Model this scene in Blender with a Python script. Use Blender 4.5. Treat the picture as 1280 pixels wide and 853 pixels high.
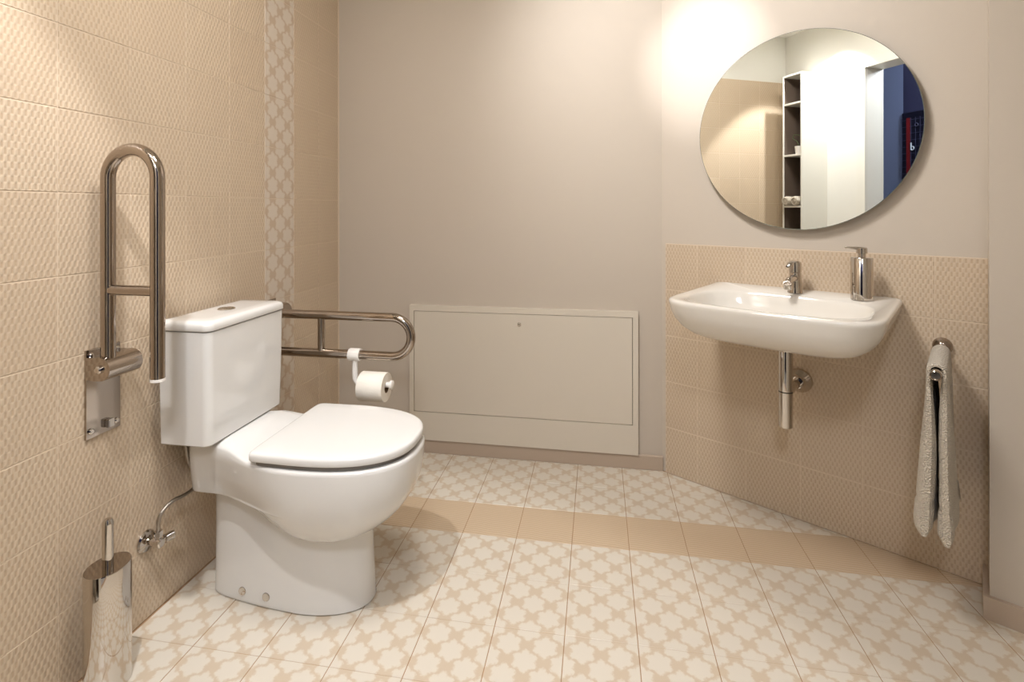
import bpy, bmesh, math, random
from mathutils import Vector, Matrix
random.seed(7)
for o in list(bpy.data.objects): bpy.data.objects.remove(o)
S = bpy.context.scene
COL = S.collection
PI = math.pi

# ------------------------------------------------------------------ camera
F, CX, CY = 650.77, 640.0, 260.33
cd = bpy.data.cameras.new('camera'); cam = bpy.data.objects.new('camera', cd); COL.objects.link(cam)
cam.location = (1.2974, -2.4682, 1.1953)
cam.rotation_euler = (PI/2, 0.001, 0.1638)
cd.sensor_fit = 'HORIZONTAL'; cd.sensor_width = 36.0
cd.lens = 36.0*F/1280.0
cd.shift_y = -(426.5-CY)/1280.0
cd.clip_start = 0.01; cd.clip_end = 50
S.camera = cam
# ------------------------------------------------------------------ world / view
W = bpy.data.worlds.new('world'); S.world = W; W.use_nodes = True
W.node_tree.nodes['Background'].inputs[0].default_value = (0.55, 0.6, 0.75, 1)
W.node_tree.nodes['Background'].inputs[1].default_value = 0.02
S.view_settings.view_transform = 'Standard'; S.view_settings.look = 'None'
S.view_settings.gamma = 1; S.view_settings.use_curve_mapping = False
S.view_settings.exposure = 0.5
# ------------------------------------------------------------------ lamps
CEIL = 2.66
DOWN = (0.56, -1.99, CEIL-0.03)          # recessed downlight by the door
SPOT = (1.10, -1.15, CEIL-0.14)          # adjustable ceiling spot aimed at the wall beside the mirror
SAIM = (1.745, -0.125, 1.85)
FILL = (0.95, -1.45, CEIL-0.075)         # fill lamp added on the ceiling to brighten the walls
WARM = (0.985, 0.98, 1.0)
def lamp(name, loc, energy, target, angle, blend, radius, color=WARM):
    l = bpy.data.lights.new(name, 'SPOT'); l.energy = energy; l.spot_size = angle
    l.spot_blend = blend; l.shadow_soft_size = radius; l.color = color
    o = bpy.data.objects.new(name, l); COL.objects.link(o); o.location = loc
    o.rotation_euler = (Vector(target)-Vector(loc)).to_track_quat('-Z', 'Y').to_euler()
    return o
lamp('downlight_lamp', DOWN, 77, (DOWN[0]-0.16, DOWN[1]-0.24, 0.0), math.radians(84), 0.22, 0.03)
lamp('spotlight_lamp', SPOT, 66, SAIM, math.radians(27), 1.0, 0.03)
lamp('spotlight_spill', SPOT, 46, SAIM, math.radians(100), 1.0, 0.12)
al = bpy.data.lights.new('fill_lamp', 'AREA'); al.shape = 'DISK'; al.size = 0.44; al.energy = 14; al.color = WARM
ao = bpy.data.objects.new('fill_lamp', al); COL.objects.link(ao); ao.location = (FILL[0], FILL[1], FILL[2]-0.012)
pl = bpy.data.lights.new('corridor_lamp', 'POINT'); pl.energy = 42; pl.shadow_soft_size = 0.15; pl.color = (0.85, 0.9, 1.0)
po = bpy.data.objects.new('corridor_lamp', pl); COL.objects.link(po); po.location = (1.3, -2.95, 2.5)

# ================================================================== node helpers
def srgb(r, g, b):
    f = lambda c: (c/255/12.92) if c/255 <= 0.04045 else ((c/255+0.055)/1.055)**2.4
    return (f(r), f(g), f(b), 1)
class NT:
    def __init__(s, name):
        s.m = bpy.data.materials.new(name); s.m.use_nodes = True
        s.t = s.m.node_tree; s.b = s.t.nodes['Principled BSDF']
    def n(s, kind, **k):
        nd = s.t.nodes.new(kind)
        for a, v in k.items(): setattr(nd, a, v)
        return nd
    def put(s, sock, v):
        if hasattr(v, 'is_linked'): s.t.links.new(v, sock)
        else: sock.default_value = v
    def math(s, op, a, b=0.0, c=0.0):
        nd = s.n('ShaderNodeMath', operation=op)
        for i, v in enumerate((a, b, c)): s.put(nd.inputs[i], v)
        return nd.outputs[0]
    def mix(s, f, a, b):
        nd = s.n('ShaderNodeMix', data_type='RGBA')
        s.put(nd.inputs[0], f); s.put(nd.inputs[6], a); s.put(nd.inputs[7], b)
        return nd.outputs[2]
    def xyz(s):
        tc = s.n('ShaderNodeTexCoord'); sp = s.n('ShaderNodeSeparateXYZ')
        s.t.links.new(tc.outputs['Object'], sp.inputs[0])
        return tc.outputs['Object'], sp.outputs[0], sp.outputs[1], sp.outputs[2]
    def noise(s, vec, scale, detail=3.0):
        nd = s.n('ShaderNodeTexNoise'); s.put(nd.inputs['Vector'], vec)
        nd.inputs['Scale'].default_value = scale; nd.inputs['Detail'].default_value = detail
        return nd.outputs[0]
    def step(s, v, a, b):
        nd = s.n('ShaderNodeMapRange', interpolation_type='SMOOTHSTEP')
        s.put(nd.inputs[0], v); nd.inputs[1].default_value = a; nd.inputs[2].default_value = b
        return nd.outputs[0]
    def bump(s, h, dist, strength=1.0):
        nd = s.n('ShaderNodeBump'); nd.inputs['Distance'].default_value = dist
        nd.inputs['Strength'].default_value = strength; s.put(nd.inputs['Height'], h)
        s.t.links.new(nd.outputs[0], s.b.inputs['Normal'])
    def out(s, color, rough, metal=0.0, spec=None, coat=0.0):
        s.put(s.b.inputs['Base Color'], color); s.put(s.b.inputs['Roughness'], rough)
        s.b.inputs['Metallic'].default_value = metal
        if spec is not None: s.b.inputs['Specular IOR Level'].default_value = spec
        if coat: s.b.inputs['Coat Weight'].default_value = coat; s.b.inputs['Coat Roughness'].default_value = 0.04
        return s.m
def plain(name, rgb, rough, metal=0.0, var=0.03, scale=9.0, bump=0.0, bscale=300.0, spec=None, coat=0.0):
    k = NT(name); v, x, y, z = k.xyz()
    c = srgb(*rgb); n_ = k.noise(v, scale)
    d = tuple(q*(1-var) for q in c[:3])+(1,); e = tuple(min(1, q*(1+var)) for q in c[:3])+(1,)
    if bump: k.bump(k.noise(v, bscale, 2.0), bump)
    return k.out(k.mix(n_, d, e), rough, metal, spec, coat)
def relief_tile():
    k = NT('relief_wall_tile'); v, x, y, z = k.xyz()
    a = k.math('COSINE', k.math('MULTIPLY', x, 2*PI/0.0141)); b = k.math('COSINE', k.math('MULTIPLY', y, 2*PI/0.0307))
    b2 = k.math('MULTIPLY_ADD', k.step(b, -0.75, 0.75), 2.0, -1.0)
    h = k.math('MULTIPLY_ADD', k.math('MULTIPLY', a, b2), 0.5, 0.5)
    k.bump(h, 0.0020, 0.5)
    oi = k.n('ShaderNodeObjectInfo')
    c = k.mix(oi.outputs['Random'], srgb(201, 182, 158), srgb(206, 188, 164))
    c = k.mix(k.step(h, 0.55, 0.10), c, srgb(190, 168, 143))   # relief shading painted into the colour: hollows darker
    return k.out(c, 0.38)
def flower_tile(name, light, dark):
    k = NT(name); v, x, y, z = k.xyz()
    u = k.math('DIVIDE', k.math('ADD', x, y), 0.1); w = k.math('DIVIDE', k.math('SUBTRACT', x, y), 0.1)
    fu = k.math('SUBTRACT', u, k.math('ROUND', u)); fw = k.math('SUBTRACT', w, k.math('ROUND', w))
    r = k.math('SQRT', k.math('ADD', k.math('MULTIPLY', fu, fu), k.math('MULTIPLY', fw, fw)))
    th = k.math('ARCTAN2', fw, fu)
    lobe = k.math('MULTIPLY_ADD', k.math('SINE', k.math('MULTIPLY', th, 6.0)), 0.058, 0.45)
    nz = k.math('MULTIPLY', k.math('SUBTRACT', k.noise(v, 150.0, 2.0), 0.5), 0.22)
    d = k.math('SUBTRACT', k.math('ADD', r, nz), lobe)
    f = k.step(d, -0.07, 0.07)
    sp = k.step(k.noise(v, 420.0, 1.0), 0.60, 0.72)
    f2 = k.math('MINIMUM', k.math('MULTIPLY_ADD', sp, 0.10, k.math('MULTIPLY', f, 0.95)), 1.0)
    c = k.mix(f2, light, dark)
    k.bump(k.noise(v, 260.0, 2.0), 0.0004, 0.4)
    return k.out(c, 0.33)
def stripe_tile():
    k = NT('ribbed_floor_tile'); v, x, y, z = k.xyz()
    wv = k.math('ADD', k.math('MULTIPLY', k.math('COSINE', k.math('MULTIPLY', x, 2*PI/0.1)), 0.0016), y)
    h = k.math('MULTIPLY_ADD', k.math('COSINE', k.math('MULTIPLY', k.math('ADD', wv, k.math('MULTIPLY', x, 0.10)), 2*PI/0.0115)), 0.5, 0.5)
    k.bump(h, 0.0010, 0.5)
    c = k.mix(h, srgb(192, 168, 139), srgb(204, 183, 156))
    return k.out(c, 0.4)
def terry():
    k = NT('terry_cloth'); v, x, y, z = k.xyz()
    vo = k.n('ShaderNodeTexVoronoi'); k.put(vo.inputs['Vector'], v); vo.inputs['Scale'].default_value = 260
    k.bump(vo.outputs['Distance'], 0.006, 1.0)
    c = k.mix(k.noise(v, 40.0), srgb(208, 196, 177), srgb(221, 210, 192))
    k.b.inputs['Sheen Weight'].default_value = 0.3
    return k.out(c, 0.95, spec=0.1)
M = dict(
    paint=plain('greige_wall_paint', (198, 187, 173), 0.55, var=0.012, bump=0.0003, bscale=500, spec=0.2),
    white_paint=plain('white_wall_paint', (224, 222, 215), 0.5, var=0.01),
    ceiling=plain('ceiling_paint', (238, 234, 226), 0.7, var=0.01),
    relief=relief_tile(),
    flower=flower_tile('flower_floor_tile', srgb(213, 205, 191), srgb(199, 182, 159)),
    flower_wall=flower_tile('flower_wall_tile', srgb(208, 196, 181), srgb(190, 169, 146)),
    stripe=stripe_tile(),
    wall_grout=plain('wall_grout', (214, 197, 175), 0.8, var=0.04),
    floor_grout=plain('floor_grout', (166, 133, 100), 0.85, var=0.06),
    skirting=plain('skirting_paint', (184, 166, 148), 0.45, var=0.015),
    ceramic=plain('white_glazed_ceramic', (221, 219, 215), 0.09, var=0.006, spec=0.55, coat=0.4),
    seat=plain('white_seat_plastic', (221, 219, 215), 0.16, var=0.006, spec=0.5),
    basin=plain('basin_ceramic', (227, 222, 213), 0.10, var=0.006, spec=0.55, coat=0.3),
    chrome=plain('polished_chrome', (206, 200, 193), 0.05, 1.0, var=0.01),
    steel=plain('polished_steel', (172, 161, 150), 0.10, 1.0, var=0.02),
    dark=plain('dark_gap', (38, 34, 31), 0.7, var=0.05),
    rubber=plain('grey_buffer', (120, 115, 108), 0.6, var=0.03),
    panel=plain('cream_panel_paint', (214, 205, 190), 0.35, var=0.008, spec=0.4),
    paper=plain('toilet_paper', (236, 230, 219), 0.95, var=0.02, bump=0.0006, bscale=220, spec=0.1),
    card=plain('cardboard_core', (120, 95, 70), 0.9, var=0.05),
    white_plastic=plain('white_plastic', (236, 232, 226), 0.3, var=0.01),
    mirror=plain('mirror_glass', (238, 240, 236), 0.0, 1.0, var=0.0),
    mirror_edge=plain('mirror_edge', (150, 160, 152), 0.15, 0.6, var=0.02),
    towel=terry(),
    laminate=plain('white_laminate', (224, 222, 214), 0.4, var=0.01),
    braid=plain('braided_steel', (170, 162, 152), 0.3, 1.0, var=0.15, scale=400, bump=0.0008, bscale=600),
    navy=plain('navy_corridor_paint', (44, 46, 78), 0.6, var=0.03),
    inner=plain('grey_brown_laminate', (104, 90, 80), 0.5, var=0.02),
    blue=plain('blue_corridor_paint', (112, 124, 160), 0.6, var=0.02),
    darktile=plain('dark_navy_panel', (22, 22, 40), 0.3, var=0.2),
    red=plain('red_stripe', (110, 18, 26), 0.5, var=0.05),
    letter=plain('pale_lettering', (190, 200, 215), 0.5, var=0.02),
    greyline=plain('navy_grid_line', (60, 62, 90), 0.5, var=0.05),
    corridor_floor=plain('corridor_floor_paint', (150, 145, 140), 0.5, var=0.03),
    leaf=plain('plant_leaf', (70, 84, 50), 0.6, var=0.15),
)
def emit(name, rgb, st):
    k = NT(name); k.b.inputs['Emission Color'].default_value = srgb(*rgb); k.b.inputs['Emission Strength'].default_value = st
    return k.out(srgb(*rgb), 0.5)
M['bulb'] = emit('lit_lamp_lens', (255, 236, 205), 6.0)

# ================================================================== mesh helpers
def finish(me, smooth):
    if smooth:
        for p in me.polygons: p.use_smooth = True
        me.set_sharp_from_angle(angle=math.radians(smooth if smooth is not True else 35))
def mk(name, bm, mat, parent=None, smooth=None, loc=(0, 0, 0)):
    bmesh.ops.recalc_face_normals(bm, faces=bm.faces[:])
    me = bpy.data.meshes.new(name); bm.to_mesh(me); bm.free()
    mats = mat if isinstance(mat, (list, tuple)) else [mat]
    for m_ in mats: me.materials.append(M[m_])
    finish(me, smooth)
    o = bpy.data.objects.new(name, me); COL.objects.link(o); o.location = loc
    if parent: o.parent = parent
    return o
def BM(): return bmesh.new()
def box(bm, a, b, bev=0.0, seg=2):
    r = bmesh.ops.create_cube(bm, size=1.0)
    vs = r['verts']
    for v in vs:
        v.co = Vector(((a[i]+b[i])/2 + v.co[i]*(b[i]-a[i]) for i in range(3)))
    if bev:
        es = list({e for v in vs for e in v.link_edges})
        bmesh.ops.bevel(bm, geom=es, offset=bev, segments=seg, affect='EDGES', profile=0.5)
    return bm
def loft(bm, rings, cap0=True, cap1=True, closed=True, mi=0):
    R = [[bm.verts.new(p) for p in r] for r in rings]
    n = len(R[0])
    for a, b in zip(R, R[1:]):
        for i in range(n if closed else n-1):
            f = bm.faces.new((a[i], a[(i+1) % n], b[(i+1) % n], b[i])); f.material_index = mi
    if cap0: bm.faces.new(R[0][::-1]).material_index = mi
    if cap1: bm.faces.new(R[-1]).material_index = mi
    return bm
def frame_of(t):
    t = t.normalized(); a = Vector((0, 0, 1)) if abs(t.z) < 0.9 else Vector((1, 0, 0))
    u = t.cross(a).normalized(); return u, t.cross(u).normalized()
def tube(bm, pts, r, n=16, cap=True):
    pts = [Vector(p) for p in pts]; rs = r if isinstance(r, (list, tuple)) else [r]*len(pts)
    T = []
    for i in range(len(pts)):
        a = pts[max(i-1, 0)]; b = pts[min(i+1, len(pts)-1)]; T.append((b-a).normalized())
    u, w = frame_of(T[0]); rings = []
    for i, p in enumerate(pts):
        if i:
            q = T[i-1].rotation_difference(T[i]); u = q @ u; w = q @ w
        rings.append([p+(u*math.cos(2*PI*k/n)+w*math.sin(2*PI*k/n))*rs[i] for k in range(n)])
    return loft(bm, rings, cap, cap)
def lathe(bm, prof, c=(0, 0, 0), axis='Z', n=32, sx=1.0, sy=1.0, cap=True):
    """prof: list of (radius, height) along the axis"""
    rings = []
    for r, h in prof:
        ring = []
        for k in range(n):
            a = 2*PI*k/n; p = (r*math.cos(a)*sx, r*math.sin(a)*sy, h)
            if axis == 'X': p = (p[2], p[0], p[1])
            elif axis == 'Y': p = (p[1], p[2], p[0])
            ring.append((p[0]+c[0], p[1]+c[1], p[2]+c[2]))
        rings.append(ring)
    return loft(bm, rings, cap, cap)
def smooth_path(pts, n=8):
    P = [Vector(p) for p in pts]; out = []
    for i in range(len(P)-1):
        p0 = P[max(i-1, 0)]; p1 = P[i]; p2 = P[i+1]; p3 = P[min(i+2, len(P)-1)]
        for k in range(n):
            t = k/n
            out.append(0.5*((2*p1)+(p2-p0)*t+(2*p0-5*p1+4*p2-p3)*t*t+(3*p1-p0-3*p2+p3)*t**3))
    out.append(P[-1]); return out
def thing(name, label, cat, loc=(0, 0, 0), rz=0.0, group=None):
    o = bpy.data.objects.new(name, None); COL.objects.link(o); o.location = loc; o.rotation_euler = (0, 0, rz)
    o.empty_display_size = 0.05; o['label'] = label; o['category'] = cat
    if group: o['group'] = group
    return o
def tag(o, label, cat, group=None):
    o['label'] = label; o['category'] = cat
    if group: o['group'] = group
    return o
def struct(name, bm, mat, smooth=None, parent=None):
    o = mk(name, bm, mat, parent, smooth)
    if not parent: o['kind'] = 'structure'
    return o

# ================================================================== the room
# left wall: plane x = 0; back wall: y = -0.012; slanted basin wall through P0 along D, facing N
P0 = Vector((1.598, -0.032, 0)); ANG = math.radians(-32.15)
D = Vector((math.cos(ANG), math.sin(ANG), 0)); N = Vector((D.y, -D.x, 0))
YB, YR = -0.012, -2.277
TH = 0.2059                                   # tile course height on the walls
TILE_TOP = 11*TH
def sw(s, o, z=0.0):
    p = P0+D*s+N*o; return Vector((p.x, p.y, z))
def prism(bm, poly, z0, z1):
    return loft(bm, [[(p[0], p[1], z0) for p in poly], [(p[0], p[1], z1) for p in poly]])
XR = 3.05
wl = struct('wall_left', box(BM(), (-0.15, YR-0.15, 0), (-0.009, 0.14, CEIL)), 'white_paint')
wb = struct('wall_back', box(BM(), (-0.009, YB, 0), (1.66, 0.14, CEIL)), 'paint')
bm = prism(BM(), [sw(-0.02, -0.006), sw(1.30, -0.006), sw(1.30, -0.15), sw(-0.02, -0.15)], 0, CEIL)
wsb = struct('wall_basin', bm, 'paint')
PS, PO = 1.077, 0.166                          # pier beside the towel rail
pier = [sw(PS, PO), sw(1.86, PO), sw(1.86, -0.15), sw(PS, -0.15)]
wp = struct('wall_pier', prism(BM(), pier, 0, CEIL), 'paint')
pe = sw(1.80, PO)
struct('wall_right', box(BM(), (pe.x, YR-0.15, 0), (pe.x+0.15, pe.y+0.02, CEIL)), 'paint')
DX0, DX1, DZ = 0.735, 1.70, 2.21               # doorway the picture is taken through
bm = BM()
box(bm, (-0.009, YR-0.15, 0), (DX0-0.02, YR, CEIL)); box(bm, (DX0-0.02, YR-0.15, DZ+0.02), (DX1+0.02, YR, CEIL)); box(bm, (DX1+0.02, YR-0.15, 0), (pe.x, YR, CEIL))
wr = struct('wall_rear', bm, 'white_paint')
struct('ceiling', box(BM(), (-0.15, YR-0.15, CEIL), (pe.x+0.15, 0.14, CEIL+0.1)), 'ceiling')
fl = struct('floor', box(BM(), (-0.15, YR-0.15, -0.1), (pe.x+0.15, 0.14, -0.0012)), 'floor_grout')

# ---- tiles
def clip(poly, p, n):
    """keep the side of the line through p with (q-p).n >= 0"""
    out = []
    for i in range(len(poly)):
        a, b = poly[i], poly[(i+1) % len(poly)]
        da = (a[0]-p[0])*n[0]+(a[1]-p[1])*n[1]; db = (b[0]-p[0])*n[0]+(b[1]-p[1])*n[1]
        if da >= 0: out.append(a)
        if da*db < 0:
            t = da/(da-db); out.append((a[0]+(b[0]-a[0])*t, a[1]+(b[1]-a[1])*t))
    return out
def tile_mesh(poly, mat, t=0.007, ch=0.0009):
    cx = sum(p[0] for p in poly)/len(poly); cy = sum(p[1] for p in poly)/len(poly)
    def ins(p):
        v = Vector((cx-p[0], cy-p[1])); L = max(v.length, 1e-6); v = v*(min(ch*1.4, L*0.5)/L); return (p[0]+v.x, p[1]+v.y)
    bm = loft(BM(), [[(p[0], p[1], -t) for p in poly], [(p[0], p[1], -ch) for p in poly], [(*ins(p), 0) for p in poly]], cap0=False)
    bmesh.ops.recalc_face_normals(bm, faces=bm.faces[:])
    me = bpy.data.meshes.new('tile'); bm.to_mesh(me); bm.free(); me.materials.append(M[mat]); return me
_shared = {}
def tile(parent, center, rot, w, h, mat, clips=(), joint=0.0022, jy=None):
    """a w x h tile centred at `center`; `rot` maps tile axes to the world; clips are (point, normal) in tile axes"""
    a, b = w/2-joint/2, h/2-(jy or joint)/2
    poly = [(-a, -b), (a, -b), (a, b), (-a, b)]; full = True
    for p, n_ in clips:
        q = clip(poly, p, n_)
        if len(q) != len(poly) or any(abs(x[0]-y[0])+abs(x[1]-y[1]) > 1e-7 for x, y in zip(q, poly)): full = False
        poly = q
        if len(poly) < 3: return None
    ar = abs(sum(poly[i][0]*poly[(i+1) % len(poly)][1]-poly[(i+1) % len(poly)][0]*poly[i][1] for i in range(len(poly))))/2
    if ar < 4e-4: return None
    if full:
        key = (round(w, 4), round(h, 4), mat)
        if key not in _shared: _shared[key] = tile_mesh(poly, mat)
        me = _shared[key]
    else: me = tile_mesh(poly, mat)
    o = bpy.data.objects.new('tile', me); COL.objects.link(o); o.parent = parent
    m4 = rot.to_4x4(); m4.translation = Vector(center)+rot @ Vector((0, 0, random.uniform(-0.0003, 0.0002)))
    o.matrix_local = m4
    return o
# left wall: 12 columns of 0.2 m from the corner, 11 courses; third column is the flower border
mk('grout_bed', box(BM(), (-0.009, YR+0.001, 0.0), (-0.0013, YB, TILE_TOP)), 'wall_grout', wl)
RL = Matrix(((0, 0, 1), (1, 0, 0), (0, 1, 0)))            # columns: X->+y, Y->+z, Z->+x
CW = 0.1997
for m_ in range(12):
    for r in range(11):
        yc = -CW*(m_+0.5)
        cl = []
        if m_ == 0: cl.append(((YB-yc-0.001, 0), (-1, 0)))
        if m_ == 11: cl.append(((YR-yc+0.001, 0), (1, 0)))
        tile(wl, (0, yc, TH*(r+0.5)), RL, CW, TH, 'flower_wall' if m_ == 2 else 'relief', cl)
# basin wall: 5 courses
bm = prism(BM(), [sw(0, -0.0013), sw(PS, -0.0013), sw(PS, -0.006), sw(0, -0.006)], 0, 5*0.207)
mk('grout_bed', bm, 'wall_grout', wsb)
RS = Matrix(((D.x, 0, N.x), (D.y, 0, N.y), (0, 1, 0)))
for r in range(5):
    for c in range(6):
        s0 = -0.054+0.2*c; sc = s0+0.1
        cl = [((-sc+0.001, 0), (1, 0)), ((PS-sc, 0), (-1, 0))]
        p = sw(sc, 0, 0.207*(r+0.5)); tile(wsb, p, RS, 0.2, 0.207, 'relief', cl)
# floor: 0.2 m grid, one ribbed row
I3 = Matrix.Identity(3)
for i in range(16):
    for j in range(-1, 12):
        xc = 0.0044+0.2*i+0.1; yc = -0.0076-0.2*j-0.1
        nb = (N.x, N.y); pb = (P0.x-xc, P0.y-yc); pp = sw(PS, PO)
        cl = [((0, YB-yc), (0, -1)), ((0, YR-yc), (0, 1)), (pb, nb), ((0.001-xc, 0), (1, 0)), ((pe.x-xc, 0), (-1, 0))]
        tile(fl, (xc, yc, 0), I3, 0.2, 0.2, 'stripe' if j == 2 else 'flower', cl, joint=0.0022, jy=0.001)
# ---- skirting
struct('baseboard_back', box(BM(), (0.0, YB-0.015, 0.0), (1.588, YB, 0.066), 0.002, 1), 'skirting')
bm = prism(BM(), [sw(PS-0.014, PO+0.014), sw(1.80, PO+0.014), sw(1.80, PO), sw(PS, PO), sw(PS, 0.0), sw(PS-0.014, 0.0)], 0, 0.066)
struct('baseboard_right', bm, 'skirting')
# ---- corner bead where left tiling meets the painted back wall
struct('trim_1', box(BM(), (0.0, YB-0.003, 0.066), (0.006, YB, TILE_TOP)), 'wall_grout')
# ---- doorway
d1 = bpy.data.objects.new('door_1', None); COL.objects.link(d1); d1['kind'] = 'structure'; d1.location = (DX0, YR, 0)
def dpart(name, a, b, mat='laminate'):
    bm = box(BM(), a, b, 0.002, 1)
    for v in bm.verts: v.co -= Vector((DX0, YR, 0))
    return mk(name, bm, mat, d1)
for x0, x1 in ((DX0-0.072, DX0), (DX1, DX1+0.072)):
    dpart('casing', (x0, YR, 0), (x1, YR+0.014, DZ)); dpart('casing', (x0, YR-0.164, 0), (x1, YR-0.15, DZ))
dpart('casing', (DX0-0.072, YR, DZ), (DX1+0.072, YR+0.014, DZ+0.075)); dpart('casing', (DX0-0.072, YR-0.164, DZ), (DX1+0.072, YR-0.15, DZ+0.075))
dpart('jamb', (DX0-0.02, YR-0.15, 0), (DX0, YR, DZ)); dpart('jamb', (DX1, YR-0.15, 0), (DX1+0.02, YR, DZ)); dpart('jamb', (DX0-0.02, YR-0.15, DZ), (DX1+0.02, YR, DZ+0.02))
# ---- corridor seen in the mirror
YC = -3.5
struct('corridor_floor', box(BM(), (-1.6, YC, -0.1), (pe.x+0.15, YR-0.15, -0.0012)), 'corridor_floor')
struct('corridor_wall', box(BM(), (-1.6, YC-0.1, 0), (0.088, YC, CEIL)), 'blue')
struct('corridor_wall_far', box(BM(), (0.088, YC-0.1, 0), (pe.x+0.15, YC, CEIL)), 'navy')
struct('corridor_ceiling', box(BM(), (-1.6, YC-0.5, CEIL), (pe.x+0.15, YR-0.15, CEIL+0.1)), 'ceiling')
t = thing('dark_display_panel', 'dark navy panel of small square tiles with a red stripe, seen in the round mirror', 'display panel', (0.79, YC+0.001, 0))
mk('board', box(BM(), (-0.7, 0, 0.0), (0.7, 0.02, 2.05), 0.003, 1), 'darktile', t)
for k in range(9):
    mk('grid_line', box(BM(), (-0.7+0.04*k, 0.02, 0.3), (-0.697+0.04*k, 0.0225, 2.0)), 'greyline', t)
for k in range(14):
    mk('grid_line', box(BM(), (-0.7, 0.02, 1.2+0.06*k), (0.2, 0.0225, 1.204+0.06*k)), 'greyline', t)
mk('stripe', box(BM(), (-0.655, 0.0225, 0.3), (-0.625, 0.026, 2.0)), 'red', t)
mk('emblem', tube(BM(), [(-0.565+0.014*math.cos(a), 0.028, 1.93+0.014*math.sin(a)) for a in [i*PI/8 for i in range(17)]], 0.004, 8), 'greyline', t, True)
bm = BM(); tube(bm, [(-0.612, 0.028, 1.71), (-0.612, 0.028, 1.775)], 0.0055, 8)
tube(bm, [(-0.612+0.013*math.cos(a)+0.012, 0.028, 1.725+0.015*math.sin(a)) for a in [i*PI/8 for i in range(17)]], 0.005, 8)
mk('letter', bm, 'letter', t, True)

# ================================================================== ceiling lamps
def downlight(loc, label):
    t = thing('ceiling_downlight', label, 'ceiling light', (loc[0], loc[1], CEIL))
    mk('trim_ring', lathe(BM(), [(0.040, -0.001), (0.040, -0.006), (0.055, -0.006), (0.058, 0.0)], n=40, cap=False), 'chrome', t, True)
    mk('lens', lathe(BM(), [(0.040, -0.001), (0.0395, -0.002), (0.001, -0.002)], n=40), 'bulb', t, True)
downlight(DOWN, 'recessed round downlight in the ceiling near the tall shelf unit')
t = thing('added_fill_lamp', 'round fill lamp added in the middle of the ceiling to brighten the walls', 'ceiling light', (FILL[0], FILL[1], CEIL))
mk('base', lathe(BM(), [(0.235, 0.0), (0.235, -0.03), (0.225, -0.032)], n=48), 'white_plastic', t, 40)
mk('diffuser', lathe(BM(), [(0.227, -0.032), (0.229, -0.05), (0.223, -0.066), (0.20, -0.074), (0.001, -0.075)], n=48), 'bulb', t, 50)
t = thing('ceiling_spotlight', 'adjustable ceiling spotlight aimed at the wall beside the mirror', 'spotlight', (SPOT[0], SPOT[1], CEIL))
ax = (Vector(SAIM)-Vector(SPOT)).normalized()
mk('canopy', lathe(BM(), [(0.045, 0), (0.045, -0.018), (0.04, -0.022), (0.004, -0.022)], n=32), 'chrome', t, True)
mk('stem', tube(BM(), [(0, 0, -0.02), Vector((0, 0, -0.14))-ax*0.07], 0.006, 10), 'chrome', t, True)
c0 = Vector((0, 0, -0.14))
mk('shade', tube(BM(), [c0-ax*0.10, c0-ax*0.095, c0-ax*0.02], [0.02, 0.03, 0.035], 28), 'chrome', t, True)
mk('lens', tube(BM(), [c0-ax*0.02, c0-ax*0.017], [0.03, 0.03], 28), 'bulb', t, True)

# ================================================================== toilet (origin on the floor at the wall, x forward)
TY = -0.962
toilet = thing('toilet', 'white close-coupled floor-standing toilet with closed lid against the tiled wall', 'toilet', (0.0, TY, 0))
def dring(z, xr, xc, xf, hw, n=2.5, m=6.0, rear=1.0, cnt=72, gain=1.0):
    """D-shaped ring: superellipse nose, boxy tail that narrows to `rear`*hw"""
    pts = []
    for k in range(cnt):
        a = 2*PI*k/cnt; c, s = math.cos(a), math.sin(a)
        if c >= 0:
            x = xc+(xf-xc)*abs(c)**(2/n); y = hw*math.copysign(abs(s)**(2/n), s)
        else:
            x = xc-(xc-xr)*abs(c)**(2/m); y = hw*math.copysign(abs(s)**(2/m), s)
            u = min(1, gain*(xc-x)/(xc-xr)); u = u*u*(3-2*u); y *= 1-(1-rear)*u
        pts.append((x, y, z))
    return pts
# bowl body
def table(z, T):
    for (z0, a0), (z1, a1) in zip(T, T[1:]):
        if z >= z1: return a0+(a1-a0)*(z0-min(z, z0))/(z0-z1)
    return T[-1][1]
def sstep(u): u = min(1, max(0, u)); return u*u*(3-2*u)
def bring(z, xr, xc, xf, hw, wr, xn, n=2.5, lift=0.0):
    """rounded nose of half-width hw, tail narrowing to half-width wr at x = xn; symmetric, starts at the nose tip"""
    h = []
    for k in range(19):
        a = PI/2*k/18; h.append((xc+(xf-xc)*math.cos(a)**(2/n) if k < 18 else xc, hw*math.sin(a)**(2/n)))
    for k in range(1, 21):
        u = (k/20)**0.8; x = xc+(xr-xc)*u
        w = wr+(hw-wr)*sstep((x-xn)/(xc-xn))
        h.append((x+ (0.0 if k < 20 else 0.0), w*(1.0 if k < 19 else (0.985 if k == 19 else 0.88))))
    pts = h+[(x, -y) for x, y in h[:0:-1]]
    return [(x, y, z+lift*sstep((0.335-x)/0.12)) for x, y in pts]
ZT, ZB = 0.474, 0.220
rings = [bring(ZT+0.0005, 0.11, 0.46, 0.72, 0.160, 0.095, 0.09, lift=0.0305), bring(ZT, 0.085, 0.46, 0.752, 0.188, 0.113, 0.08, lift=0.025),
         bring(ZT-0.001, 0.078, 0.46, 0.761, 0.196, 0.120, 0.075, lift=0.021), bring(ZT-0.006, 0.074, 0.46, 0.766, 0.200, 0.122, 0.072, lift=0.021)]
zs = [0.46-0.0104*k for k in range(12)]+[0.3405, 0.337, 0.3345, 0.332, 0.329, 0.325, 0.32, 0.312]+[0.305-0.0085*k for k in range(10)]+[0.2245, 0.222, ZB]
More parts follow.
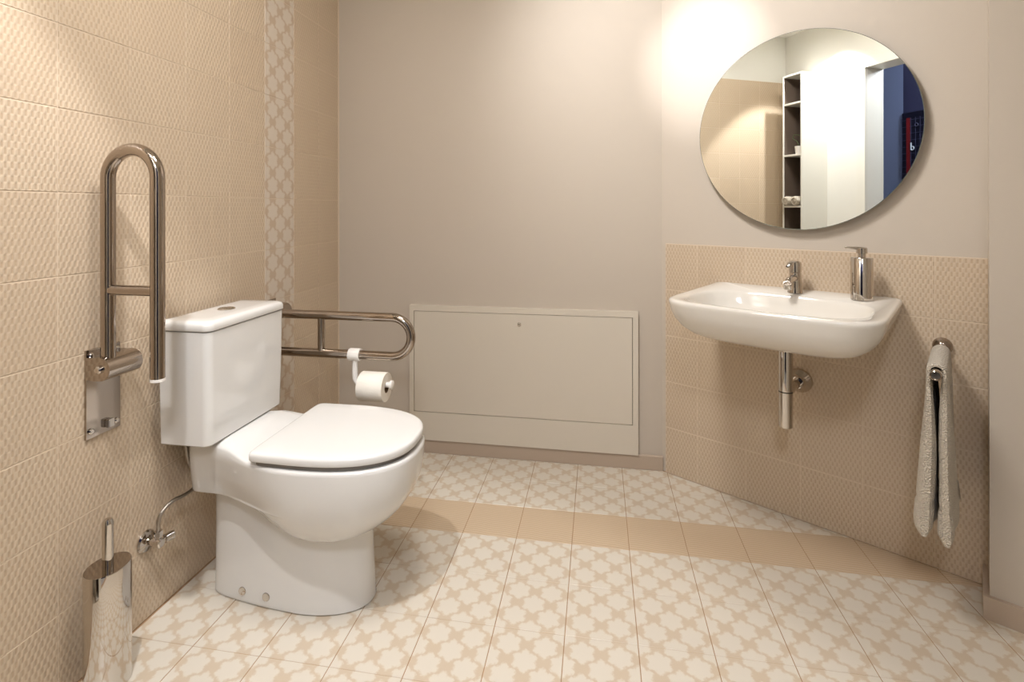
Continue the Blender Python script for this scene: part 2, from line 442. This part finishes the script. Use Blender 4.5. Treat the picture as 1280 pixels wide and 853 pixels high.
for z in zs:
    u = (ZT-0.008-z)/(ZT-0.008-ZB)
    g = max(0.0, 1-max(0, u)**2.5)**0.60
    hw = 0.086+0.114*g; xf = 0.545+0.221*g; xc = 0.46+0.02*u
    wr = table(z, [(0.46, 0.122), (0.40, 0.116), (0.337, 0.106), (0.3345, 0.103), (0.332, 0.096), (0.329, 0.056), (0.2, 0.056)])
    xn = table(z, [(0.47, 0.072), (0.40, 0.115), (0.336, 0.16), (0.332, 0.125), (0.329, 0.095), (0.28, 0.197), (0.233, 0.256), (0.2, 0.30)])
    rings.append(bring(z, 0.072 if z > 0.331 else 0.135, xc, xf, hw, min(wr, hw), xn))
bm = loft(BM(), rings, cap0=False); bm.verts.ensure_lookup_table(); q = bm.verts; nn = len(rings[0])
for k in range(nn//2):
    f = [q[k], q[k+1], q[(nn-k-1) % nn], q[(nn-k) % nn]]; bm.faces.new(list(dict.fromkeys(f)))
mk('bowl', bm, 'ceramic', toilet, 50)
# pedestal
rings = []
for z, g in ((0.002, -0.001), (0.004, 0.001), (0.012, 0.0), (0.10, -0.004), (0.20, -0.008), (0.30, -0.008), (0.345, -0.006)):
    rings.append(dring(z, 0.105, 0.42, 0.618+g, 0.100+g, n=2.2, m=5.0, rear=0.74))
mk('pedestal', loft(BM(), rings), 'ceramic', toilet, 50)
# seat and lid
mk('seat', loft(BM(), [dring(z, 0.335+i, 0.47, 0.757-i, 0.196-i, m=14, rear=0.99) for z, i in ((0.475, 0.008), (0.477, 0.006), (0.485, 0.006), (0.487, 0.008))]), 'rubber', toilet, 40)
LT = 0.5125
prof = [(0.487, 0.004), (0.4885, 0.001), (0.491, 0.0), (0.503, 0.0), (0.508, 0.0015), (0.511, 0.005), (LT, 0.012), (LT+0.0005, 0.05), (LT+0.0008, 0.12)]
mk('lid', loft(BM(), [dring(z, 0.325+i, 0.46, 0.762-i, 0.198-i, m=16, rear=0.985) for z, i in prof]), 'seat', toilet, 50)
for s in (-1, 1):
    mk('hinge', lathe(BM(), [(0.011, -0.02), (0.012, -0.018), (0.012, 0.018), (0.011, 0.02)], c=(0.322, s*0.075, 0.487), axis='Y', n=20), 'seat', toilet, True)
# cistern
def rrect(z, x0, x1, hw, rf, cnt=10):
    """rounded rectangle: small radius at the wall, rf at the front"""
    pts = []
    for cx_, cy_, a0, r in ((x1-rf, hw-rf, 0, rf), (x0+0.006, hw-0.006, PI/2, 0.006), (x0+0.006, -hw+0.006, PI, 0.006), (x1-rf, -hw+rf, 1.5*PI, rf)):
        for k in range(cnt+1):
            a = a0+PI/2*k/cnt; pts.append((cx_+r*math.cos(a), cy_+r*math.sin(a), z))
    return pts
rg = []
for z, i in ((0.505, 0.010), (0.5065, 0.004), (0.511, 0.0)): rg.append(rrect(z, 0.037, 0.196-i, 0.177-i, 0.022))
rg += [rrect(0.60, 0.037, 0.198, 0.179, 0.022), rrect(0.70, 0.037, 0.200, 0.181, 0.022), rrect(0.838, 0.037, 0.201, 0.183, 0.022), rrect(0.839, 0.037, 0.199, 0.181, 0.022)]
cis = mk('cistern', loft(BM(), rg), 'ceramic', toilet, 40)
mk('gap_seal', loft(BM(), [rrect(0.8385, 0.041, 0.196, 0.178, 0.02), rrect(0.8415, 0.041, 0.196, 0.178, 0.02)]), 'dark', cis)
rg = []
for z, i in ((0.841, 0.004), (0.842, 0.001), (0.844, 0.0), (0.858, 0.0005), (0.864, 0.003), (0.868, 0.008), (0.870, 0.016), (0.8705, 0.05)): rg.append(rrect(z, 0.035+i*0.5, 0.205-i, 0.186-i, 0.024))
lid = mk('cistern_lid', loft(BM(), rg), 'ceramic', toilet, 50)
bt = mk('flush_button', lathe(BM(), [(0.026, 0.8695), (0.026, 0.8725), (0.024, 0.8745), (0.001, 0.8745)], c=(0.115, 0.0, 0), n=32), 'chrome', lid, True)
mk('button_half', box(BM(), (0.0905, -0.0012, 0.8740), (0.1395, 0.0012, 0.8748)), 'dark', lid)
mk('cistern_neck', box(BM(), (0.05, -0.08, 0.45), (0.17, 0.08, 0.506), 0.01), 'ceramic', toilet, 40)
for x, y in ((0.232, -0.0795), (0.318, -0.0895), (0.232, 0.0795), (0.318, 0.0895)):
    s = math.copysign(1, y)
    mk('bolt_cap', lathe(BM(), [(0.0125, -0.004*s), (0.0125, 0.0015*s), (0.0115, 0.003*s), (0.0095, 0.0025*s), (0.001, 0.004*s)], c=(x, y*1.025, 0.034), axis='Y', n=20), 'chrome', toilet, True)

# ================================================================== grab bars
HX, HZ, TR, SEP, LEN = 0.047, 0.785, 0.0168, 0.146, 0.578
def grab_bar(loc_y, up, label):
    t = thing('grab_bar', label, 'grab bar', (0, loc_y, HZ), 0, 'hinged grab bars either side of the toilet')
    pl_ = mk('wall_plate', box(BM(), (0.0, -0.023, -0.184), (0.006, 0.074, 0.046), 0.0012, 2), 'steel', t)
    for y, z in ((-0.011, -0.165), (0.062, -0.165), (-0.011, 0.03), (0.062, 0.03)):
        mk('screw', lathe(BM(), [(0.0075, 0.006), (0.0075, 0.009), (0.005, 0.0115), (0.0005, 0.0118)], c=(0, y, z), axis='X', n=14), 'chrome', pl_, True)
    mk('stop_catch', box(BM(), (0.006, 0.028, -0.172), (0.02, 0.045, -0.15), 0.002, 1), 'chrome', pl_)
    # hinge: block with a rounded front, running along the wall
    pr = [(0.006, -0.028), (0.036, -0.030)]+[(HX+0.030*math.sin(a), -0.030*math.cos(a)) for a in [PI*k/14 for k in range(1, 14)]]+[(0.036, 0.030), (0.006, 0.028)]
    bm = loft(BM(), [[(x, -0.024, z) for x, z in pr], [(x, 0.074, z) for x, z in pr]])
    hg = mk('hinge_block', bm, 'steel', t, 40)
    mk('hinge_bolt', lathe(BM(), [(0.010, -0.024), (0.010, -0.029), (0.007, -0.032), (0.001, -0.032)], c=(HX, 0, 0), axis='Y', n=16), 'chrome', hg, True)
    # U tube in the plane y = 0 (along = outwards when lowered, upwards when folded)
    R = SEP/2; L = LEN-R-TR
    def P(a, b): return (HX+b, 0, a) if up else (HX+a, 0, -b)     # a along the arm, b away from the hinged leg
    pts = [P(0.022, 0), P(L, 0)]+[P(L+R*math.sin(q), R-R*math.cos(q)) for q in [PI*k/20 for k in range(1, 20)]]+[P(L, SEP), P(-0.022, SEP)]
    tb = mk('rail', tube(BM(), pts, TR, 24), 'steel', t, 60)
    mk('end_cap', tube(BM(), [P(-0.021, SEP), P(-0.028, SEP), P(-0.030, SEP)], [TR*1.02, TR*1.02, TR*0.8], 24), 'white_plastic', tb, True)
    mk('cross_strut', tube(BM(), [P(0.20, TR*0.6), P(0.20, SEP-TR*0.6)], 0.0135, 20), 'steel', t, True)
    return t
grab_bar(-1.310, True, 'polished steel hinged grab bar folded up against the wall')
grab_bar(-0.612, False, 'polished steel hinged grab bar lowered beyond the cistern, holding a paper roll')

# toilet paper holder clipped on the lowered bar
zl = HZ-SEP
t = thing('paper_holder', 'white plastic clip-on toilet paper holder hanging from the lowered grab bar', 'paper holder', (0.385, -0.612, zl))
mk('clip', lathe(BM(), [(0.0175, -0.022), (0.0225, -0.022), (0.0235, -0.020), (0.0235, 0.020), (0.0225, 0.022), (0.0175, 0.022)], axis='X', n=28, cap=False), 'white_plastic', t, True)
ar = smooth_path([(0, 0, -0.018), (0, 0, -0.07), (0.004, 0.0, -0.098), (0.020, 0.0, -0.107), (0.05, 0, -0.108)], 6)
mk('arm', tube(BM(), ar, 0.0105, 16), 'white_plastic', t, True)
mk('spindle', lathe(BM(), [(0.0105, 0.04), (0.0105, 0.140), (0.017, 0.142), (0.017, 0.150), (0.012, 0.153), (0.001, 0.153)], c=(0, 0, -0.108), axis='X', n=20), 'white_plastic', t, True)
t = thing('toilet_paper', 'white toilet paper roll on the clip-on holder', 'toilet roll', (0.462, -0.612, zl-0.108-0.0095))
mk('roll', lathe(BM(), [(0.021, -0.05), (0.053, -0.05), (0.0545, -0.048), (0.0545, 0.048), (0.053, 0.05), (0.021, 0.05)], axis='X', n=56, cap=False), 'paper', t, 50)
mk('core', lathe(BM(), [(0.0195, -0.049), (0.0212, -0.0495), (0.0212, 0.0495), (0.0195, 0.049), (0.0195, -0.049)], axis='X', n=40, cap=False), 'card', t, True)

# ================================================================== water valve and hose
t = thing('angle_valve', 'small chrome angle valve on the tiled wall below the cistern', 'valve', (0, -1.150, 0.229))
mk('rosette', lathe(BM(), [(0.031, 0.0), (0.031, 0.003), (0.027, 0.008), (0.012, 0.012), (0.011, 0.014)], axis='X', n=32), 'chrome', t, True)
bm = BM(); lathe(bm, [(0.010, 0.012), (0.010, 0.030), (0.0135, 0.033), (0.0135, 0.052), (0.010, 0.055)], axis='X', n=20)
tube(bm, [(0.042, 0, 0), (0.042, 0, 0.018), (0.042, 0, 0.019), (0.042, 0, 0.034)], [0.009, 0.009, 0.0115, 0.0115], 6)
mk('body', bm, 'chrome', t, 40)
mk('knob', tube(BM(), [(0.042, 0.004, 0), (0.046, 0.016, 0), (0.047, 0.018, 0), (0.054, 0.040, 0), (0.055, 0.042, 0)], [0.007, 0.007, 0.0125, 0.0125, 0.010], 20), 'chrome', t, True)
hp = smooth_path([(0.042, -1.150, 0.262), (0.042, -1.150, 0.288), (0.046, -1.140, 0.313), (0.050, -1.108, 0.326), (0.053, -1.060, 0.321), (0.055, -1.026, 0.327), (0.055, -1.020, 0.350),
                  (0.055, -1.034, 0.385), (0.055, -1.051, 0.418), (0.055, -1.060, 0.459), (0.055, -1.062, 0.504)], 8)
hose = mk('supply_hose', tube(BM(), hp, 0.0055, 12), 'braid', None, True)
tag(hose, 'thin braided steel water hose curving from the valve up to the cistern', 'hose')

# ================================================================== toilet brush
t = thing('toilet_brush', 'chrome oval toilet brush holder with upright handle standing by the tiled wall', 'toilet brush', (0.083, -1.345, 0.0))
A_, B_ = 0.045, 0.053
mk('holder', lathe(BM(), [(0.97, 0.0), (1.0, 0.002), (1.0, 0.298), (0.985, 0.300), (0.96, 0.300), (0.96, 0.296)], n=64, sx=A_, sy=B_), 'chrome', t, 40)
mk('cap', lathe(BM(), [(0.965, 0.2935), (0.965, 0.2985), (0.95, 0.300), (0.01, 0.3005)], n=64, sx=A_, sy=B_), 'steel', t, 40)
mk('handle', lathe(BM(), [(0.0122, 0.300), (0.0122, 0.404), (0.0112, 0.411), (0.008, 0.416), (0.001, 0.4185)], n=28), 'chrome', t, True)

# ================================================================== access panel on the back wall
t = thing('access_panel', 'cream metal access panel with a lockable door set low in the back wall', 'access panel', (0.93, YB, 0.066))
def ap(name, x0, x1, z0, z1, y0, y1, par, mat='panel', bev=0.0015):
    return mk(name, box(BM(), (x0-0.93, -y1, z0-0.066), (x1-0.93, -y0, z1-0.066), bev, 1), mat, par)
X0, X1, Z0, Z1 = 0.385, 1.4775, 0.0665, 0.721
x0, x1, z0, z1 = 0.4095, 1.4515, 0.2035, 0.6925
bm = BM()
for a in ((X0, x0-0.002, Z0, Z1), (x1+0.002, X1, Z0, Z1), (x0-0.002, x1+0.002, z1+0.002, Z1), (x0-0.002, x1+0.002, Z0, z0-0.002)):
    box(bm, (a[0]-0.93, -0.022, a[2]-0.066), (a[1]-0.93, 0, a[3]-0.066))
mk('frame', bm, 'panel', t)
ap('backing', x0-0.003, x1+0.003, z0-0.003, z1+0.003, 0.0, 0.006, t, 'dark', 0)
dr = ap('panel_door', x0, x1, z0, z1, 0.006, 0.0205, t)
mk('lock', lathe(BM(), [(0.0095, -0.0205), (0.0095, -0.0225), (0.0085, -0.0235), (0.001, -0.0235)], c=(0.928-0.93, 0, 0.645-0.066), axis='Y', n=20), 'chrome', dr, True)
mk('keyhole', box(BM(), (-0.002-0.0045, -0.0243, 0.5777), (-0.002+0.0045, -0.0233, 0.5803)), 'dark', dr)

# ================================================================== basin wall things: local x along the wall, -y out into the room
RZ = ANG
def wthing(name, label, cat, s, o, z, group=None):
    return thing(name, label, cat, sw(s, o, z), RZ, group)
# ---- washbasin
BS = 0.544
t = wthing('washbasin', 'wide white ceramic washbasin mounted on the tiled wall under the round mirror', 'washbasin', BS, 0.0, 0.70)
CNT = 144
def oring(inset, z, back=0.0, n1=5.2, n2=30.0):
    """outer outline shrunk by `inset` at both sides and the front"""
    a = 0.319-inset; o1 = 0.548-inset*1.05; o0 = back; co = (o0+0.30); pts = []
    for k in range(CNT):
        q = 2*PI*k/CNT; c, s = math.cos(q), math.sin(q)
        n_ = n1 if s > 0 else n2
        x = a*math.copysign(abs(c)**(2/n_), c)
        o = co+(o1-co if s > 0 else co-o0)*math.copysign(abs(s)**(2/n_), s)
        if s > 0: o += 0.006*(1-(x/a)**2)
        pts.append((x, -o, z+ (0.004*max(0.0, 1-o/0.10) if z > 0.17 else 0)))
    return pts
def iring(k_, z):
    pts = []
    for k in range(CNT):
        q = 2*PI*k/CNT; c, s = math.cos(q), math.sin(q); n_ = 3.0
        pts.append((0.277*k_*math.copysign(abs(c)**(2/n_), c), -(0.332+0.186*k_*math.copysign(abs(s)**(2/n_), s)), z))
    return pts
rg = [oring(0.24, 0.030), oring(0.19, 0.031), oring(0.14, 0.037), oring(0.095, 0.048), oring(0.062, 0.064), oring(0.036, 0.086), oring(0.018, 0.112), oring(0.007, 0.138),
      oring(0.002, 0.162), oring(0.0, 0.171), oring(0.0015, 0.176), oring(0.006, 0.1795), oring(0.013, 0.1805), oring(0.02, 0.180),
      iring(1.0, 0.178), iring(0.985, 0.175), iring(0.965, 0.167), iring(0.93, 0.145), iring(0.87, 0.11), iring(0.76, 0.08), iring(0.55, 0.06), iring(0.25, 0.054), iring(0.08, 0.053)]
mk('basin', loft(BM(), rg), 'basin', t, 50)
mk('drain', lathe(BM(), [(0.034, 0.0525), (0.034, 0.056), (0.030, 0.0585), (0.001, 0.0585)], c=(0, -0.30, 0), n=32), 'chrome', t, True)
for x in (0.075,):
    mk('bracket_nut', lathe(BM(), [(0.008, -0.006), (0.008, 0.006)], c=(x, -0.20, 0.026), n=6), 'chrome', t)
tr = wthing('bottle_trap', 'chrome bottle trap and waste pipe below the washbasin', 'drain trap', BS, 0.20, 0.42)
mk('trap_cup', lathe(BM(), [(0.0215, 0.0), (0.0235, 0.002), (0.0235, 0.124)], n=32), 'chrome', tr, 40)
mk('ring', lathe(BM(), [(0.0225, 0.124), (0.0225, 0.128)], n=32), 'dark', tr)
mk('upper_tube', lathe(BM(), [(0.0235, 0.128), (0.0235, 0.295), (0.021, 0.308)], n=32), 'chrome', tr, 40)
mk('waste_pipe', tube(BM(), [(0, 0.01, 0.115), (0, 0.19, 0.115)], 0.016, 24), 'chrome', tr, True)
mk('rosette', lathe(BM(), [(0.022, 0.160), (0.030, 0.176), (0.042, 0.188), (0.045, 0.194), (0.045, 0.2)], c=(0, 0, 0.115), axis='Y', n=40), 'chrome', tr, True)
# ---- mixer tap
t = wthing('basin_tap', 'chrome single-lever mixer tap on the back ledge of the washbasin', 'tap', 0.548, 0.083, 0.8810)
mk('body', loft(BM(), [[(r*math.cos(2*PI*k/28), r*math.sin(2*PI*k/28)-0.0, z) for k in range(28)] for r, z in ((0.024, 0.0), (0.0265, 0.001), (0.0255, 0.008), (0.0215, 0.05), (0.0205, 0.074), (0.0195, 0.075))]), 'chrome', t, 40)
mk('cartridge', lathe(BM(), [(0.0195, 0.0765), (0.0208, 0.0775), (0.0212, 0.108), (0.0195, 0.114), (0.010, 0.117), (0.001, 0.1175)], n=28), 'chrome', t, 40)
mk('spout', tube(BM(), smooth_path([(0, 0, 0.052), (0, -0.04, 0.056), (0, -0.085, 0.053), (0, -0.108, 0.043)], 6), [0.0135]*18+[0.0145], 18), 'chrome', t, 50)
mk('aerator', lathe(BM(), [(0.012, 0.024), (0.0135, 0.026), (0.0135, 0.044)], c=(0, -0.105, 0), n=22), 'chrome', t, True)
bm = BM(); rg = []
for y, z, w, h in ((0.012, 0.114, 0.014, 0.004), (-0.02, 0.118, 0.013, 0.004), (-0.055, 0.117, 0.010, 0.003), (-0.09, 0.110, 0.0075, 0.003), (-0.105, 0.105, 0.006, 0.003)):
    rg.append([(w*math.cos(2*PI*k/16), y, z+h*math.sin(2*PI*k/16)) for k in range(16)])
mk('lever', loft(bm, rg), 'chrome', t, True)
# ---- soap dispenser
t = wthing('soap_dispenser', 'cylindrical chrome soap dispenser with pump standing on the washbasin ledge', 'soap dispenser', 0.757, 0.100, 0.8810)
mk('bottle', lathe(BM(), [(0.031, 0.0), (0.033, 0.001), (0.033, 0.143), (0.0315, 0.145), (0.001, 0.1455)], n=40), 'chrome', t, 40)
pm = mk('pump', lathe(BM(), [(0.012, 0.145), (0.012, 0.158), (0.017, 0.159), (0.017, 0.176), (0.015, 0.178), (0.001, 0.178)], n=24), 'chrome', t, True)
bm = BM(); rg = []
for x, y, z, w, h in ((0.014, 0.006, 0.174, 0.010, 0.005), (-0.012, -0.004, 0.176, 0.009, 0.005), (-0.038, -0.014, 0.177, 0.006, 0.0035), (-0.046, -0.018, 0.176, 0.005, 0.003)):
    rg.append([(x, y+w*math.cos(2*PI*k/14), z+h*math.sin(2*PI*k/14)) for k in range(14)])
mk('nozzle', loft(bm, rg), 'chrome', pm, True)
# ---- round mirror
t = wthing('round_mirror', 'large frameless round mirror on the painted wall above the washbasin', 'mirror', 0.546, 0.0, 1.49)
MR = 0.377
mk('glass', lathe(BM(), [(MR-0.0015, -0.0305), (MR-0.0015, -0.0302), (0.001, -0.0302)], axis='Y', n=160), 'mirror', t, True)
mk('edge', lathe(BM(), [(MR-0.002, -0.024), (MR, -0.0245), (MR, -0.0298), (MR-0.0017, -0.0306), (MR-0.0017, -0.0300)], axis='Y', n=160, cap=False), 'mirror_edge', t, True)
mk('backing', lathe(BM(), [(MR-0.002, -0.0245), (MR-0.002, -0.0235), (0.001, -0.0235)], axis='Y', n=96), 'mirror_edge', t, True)
mk('hanger', box(BM(), (-0.2, -0.024, -0.2), (0.2, 0.006, 0.2), 0.002, 1), 'laminate', t)
# ---- towel rail and towel
RS_, RZ_ = 0.966, 0.741
t = wthing('towel_rail', 'short steel towel rail sticking out from the tiled wall', 'towel rail', RS_, 0.0, RZ_)
mk('rosette', lathe(BM(), [(0.027, 0.0), (0.027, -0.006), (0.024, -0.016), (0.014, -0.024), (0.0115, -0.026)], axis='Y', n=36), 'steel', t, 50)
rl = mk('bar', lathe(BM(), [(0.0095, -0.02), (0.0095, -0.395)], axis='Y', n=24), 'steel', t, True)
mk('end_cap', lathe(BM(), [(0.0095, -0.390), (0.0135, -0.391), (0.0135, -0.412), (0.011, -0.414), (0.010, -0.410), (0.001, -0.410)], axis='Y', n=24), 'steel', t, 40)
def towel():
    bm = BM(); NU, NV = 96, 26; L = 0.475
    path = []
    for k in range(NU+1):
        u = k/NU*2-1; a = abs(u); sg = math.copysign(1, u)
        top = 0.075
        if a < top:
            q = a/top*PI/2; path.append((sg*0.0175*math.sin(q), 0.0175*math.cos(q), sg*math.sin(q), math.cos(q), a))
        else:
            w = (a-top)/(1-top); path.append((sg*(0.0175-0.001*min(1, w*3)), -L*w, sg, 0.0, a))
    def pt(k, v, side):
        x, z, nx, nz, a = path[k]; w = max(0, (a-0.075)/0.925)
        o = 0.085+0.285*v+(0.012*w*(v-0.5))
        sg = 1 if nx > 0 else -1
        th = 0.0065+0.0055*min(1, w*2.2)+0.003*math.sin(w*5+v*7+sg)*min(1, w*4)+ (0.010*w**1.6)*(1.15 if sg < 0 else 0.8)
        if w > 0.79 and w < 0.84: th -= 0.0022
        if w > 0.84: th += 0.001
        if w > 0.93: th *= math.sqrt(max(0.22, 1-((w-0.93)/0.075)**2))
        edge = min(v, 1-v); th *= min(1.0, 0.45+edge*9)
        fl = (0.006*w*w*math.sin(v*11+sg*1.3)+0.016*w**2.2*(1 if sg < 0 else 0.55))*1.0
        cx_ = x+ (sg*fl*0.8 if nz < 0.5 else 0)
        drop = 0.012*math.sin(v*2.3+0.6*sg)*w-(0.03*(1-v) if sg < 0 else 0.012*(1-v))*w*0
        return Vector((cx_+nx*th*side, -o, z+nz*th*side+drop))
    rings = []
    for k in range(NU+1):
        rings.append([pt(k, j/NV, 1) for j in range(NV+1)]+[pt(k, j/NV, -1) for j in range(NV, -1, -1)])
    return loft(bm, rings)
tw = mk('hand_towel', towel(), 'towel', None, True); tw.location = sw(RS_, 0, RZ_); tw.rotation_euler = (0, 0, RZ)
tag(tw, 'cream terry hand towel draped over the short steel towel rail', 'towel')

# ================================================================== things seen only in the mirror
t = thing('shelf_unit', 'tall narrow white open shelf unit standing by the doorway, seen in the mirror', 'shelf unit', (0.217, YR, 0.0))
Wd, Dp, Ht = 0.189, 0.25, 2.25
mk('side_panel', box(BM(), (0, 0, 0.02), (0.012, Dp, Ht), 0.001, 1), 'laminate', t)
mk('side_panel', box(BM(), (Wd-0.012, 0, 0.02), (Wd, Dp, Ht), 0.001, 1), 'laminate', t)
mk('back_panel', box(BM(), (0.012, 0.002, 0.02), (Wd-0.012, 0.010, Ht)), 'inner', t)
for x in (0.012, Wd-0.0135): mk('side_lining', box(BM(), (x, 0.010, 0.03), (x+0.0015, Dp-0.006, Ht-0.014)), 'inner', t)
mk('top_panel', box(BM(), (0.012, 0.01, Ht-0.014), (Wd-0.012, Dp, Ht), 0.001, 1), 'laminate', t)
mk('plinth', box(BM(), (0.01, 0.01, 0.0), (Wd-0.01, Dp-0.02, 0.02)), 'laminate', t)
for z in (0.02, 0.40, 0.80, 1.205, 1.61, 2.018):
    mk('shelf', box(BM(), (0.012, 0.01, z-0.007), (Wd-0.012, Dp-0.002, z+0.007), 0.001, 1), 'laminate', t)
t = thing('plant_pot', 'small white pot with a curling plant on the shelf unit, seen in the mirror', 'plant pot', (0.340, YR+0.205, 1.617))
mk('pot', lathe(BM(), [(0.026, 0.0), (0.0265, 0.001), (0.034, 0.062), (0.032, 0.063), (0.030, 0.052), (0.001, 0.05)], n=28), 'white_plastic', t, 40)
mk('stem', tube(BM(), smooth_path([(0, 0, 0.05), (-0.02, 0.0, 0.10), (-0.05, 0.01, 0.128), (-0.035, 0.015, 0.155), (0.02, 0.01, 0.145)], 6), 0.003, 8), 'leaf', t, True)
for k, (x, y) in enumerate(((0.271, YR+0.215), (0.351, YR+0.205))):
    bm = BM(); rg = []
    prof = [(0.052, -0.10), (0.056, -0.095), (0.0565, 0.0), (0.056, 0.055), (0.050, 0.066), (0.036, 0.069), (0.030, 0.058), (0.022, 0.066), (0.010, 0.069), (0.001, 0.060)]
    lathe(bm, [(r*0.63, h) for r, h in prof], axis='Y', n=28)
    for v in bm.verts:
        v.co.x *= 1+0.05*math.sin(v.co.z*90+k); v.co.z *= 1+0.06*math.sin(v.co.x*110+k*2)
    o = mk('rolled_towel', bm, 'towel', None, True); o.location = (x, y, 1.212+0.038)
    tag(o, ('rolled white towel on the shelf unit, next to its panel towards the tiled wall', 'rolled white towel on the shelf unit, next to its panel towards the doorway')[k], 'towel', 'rolled towels on the shelf unit')
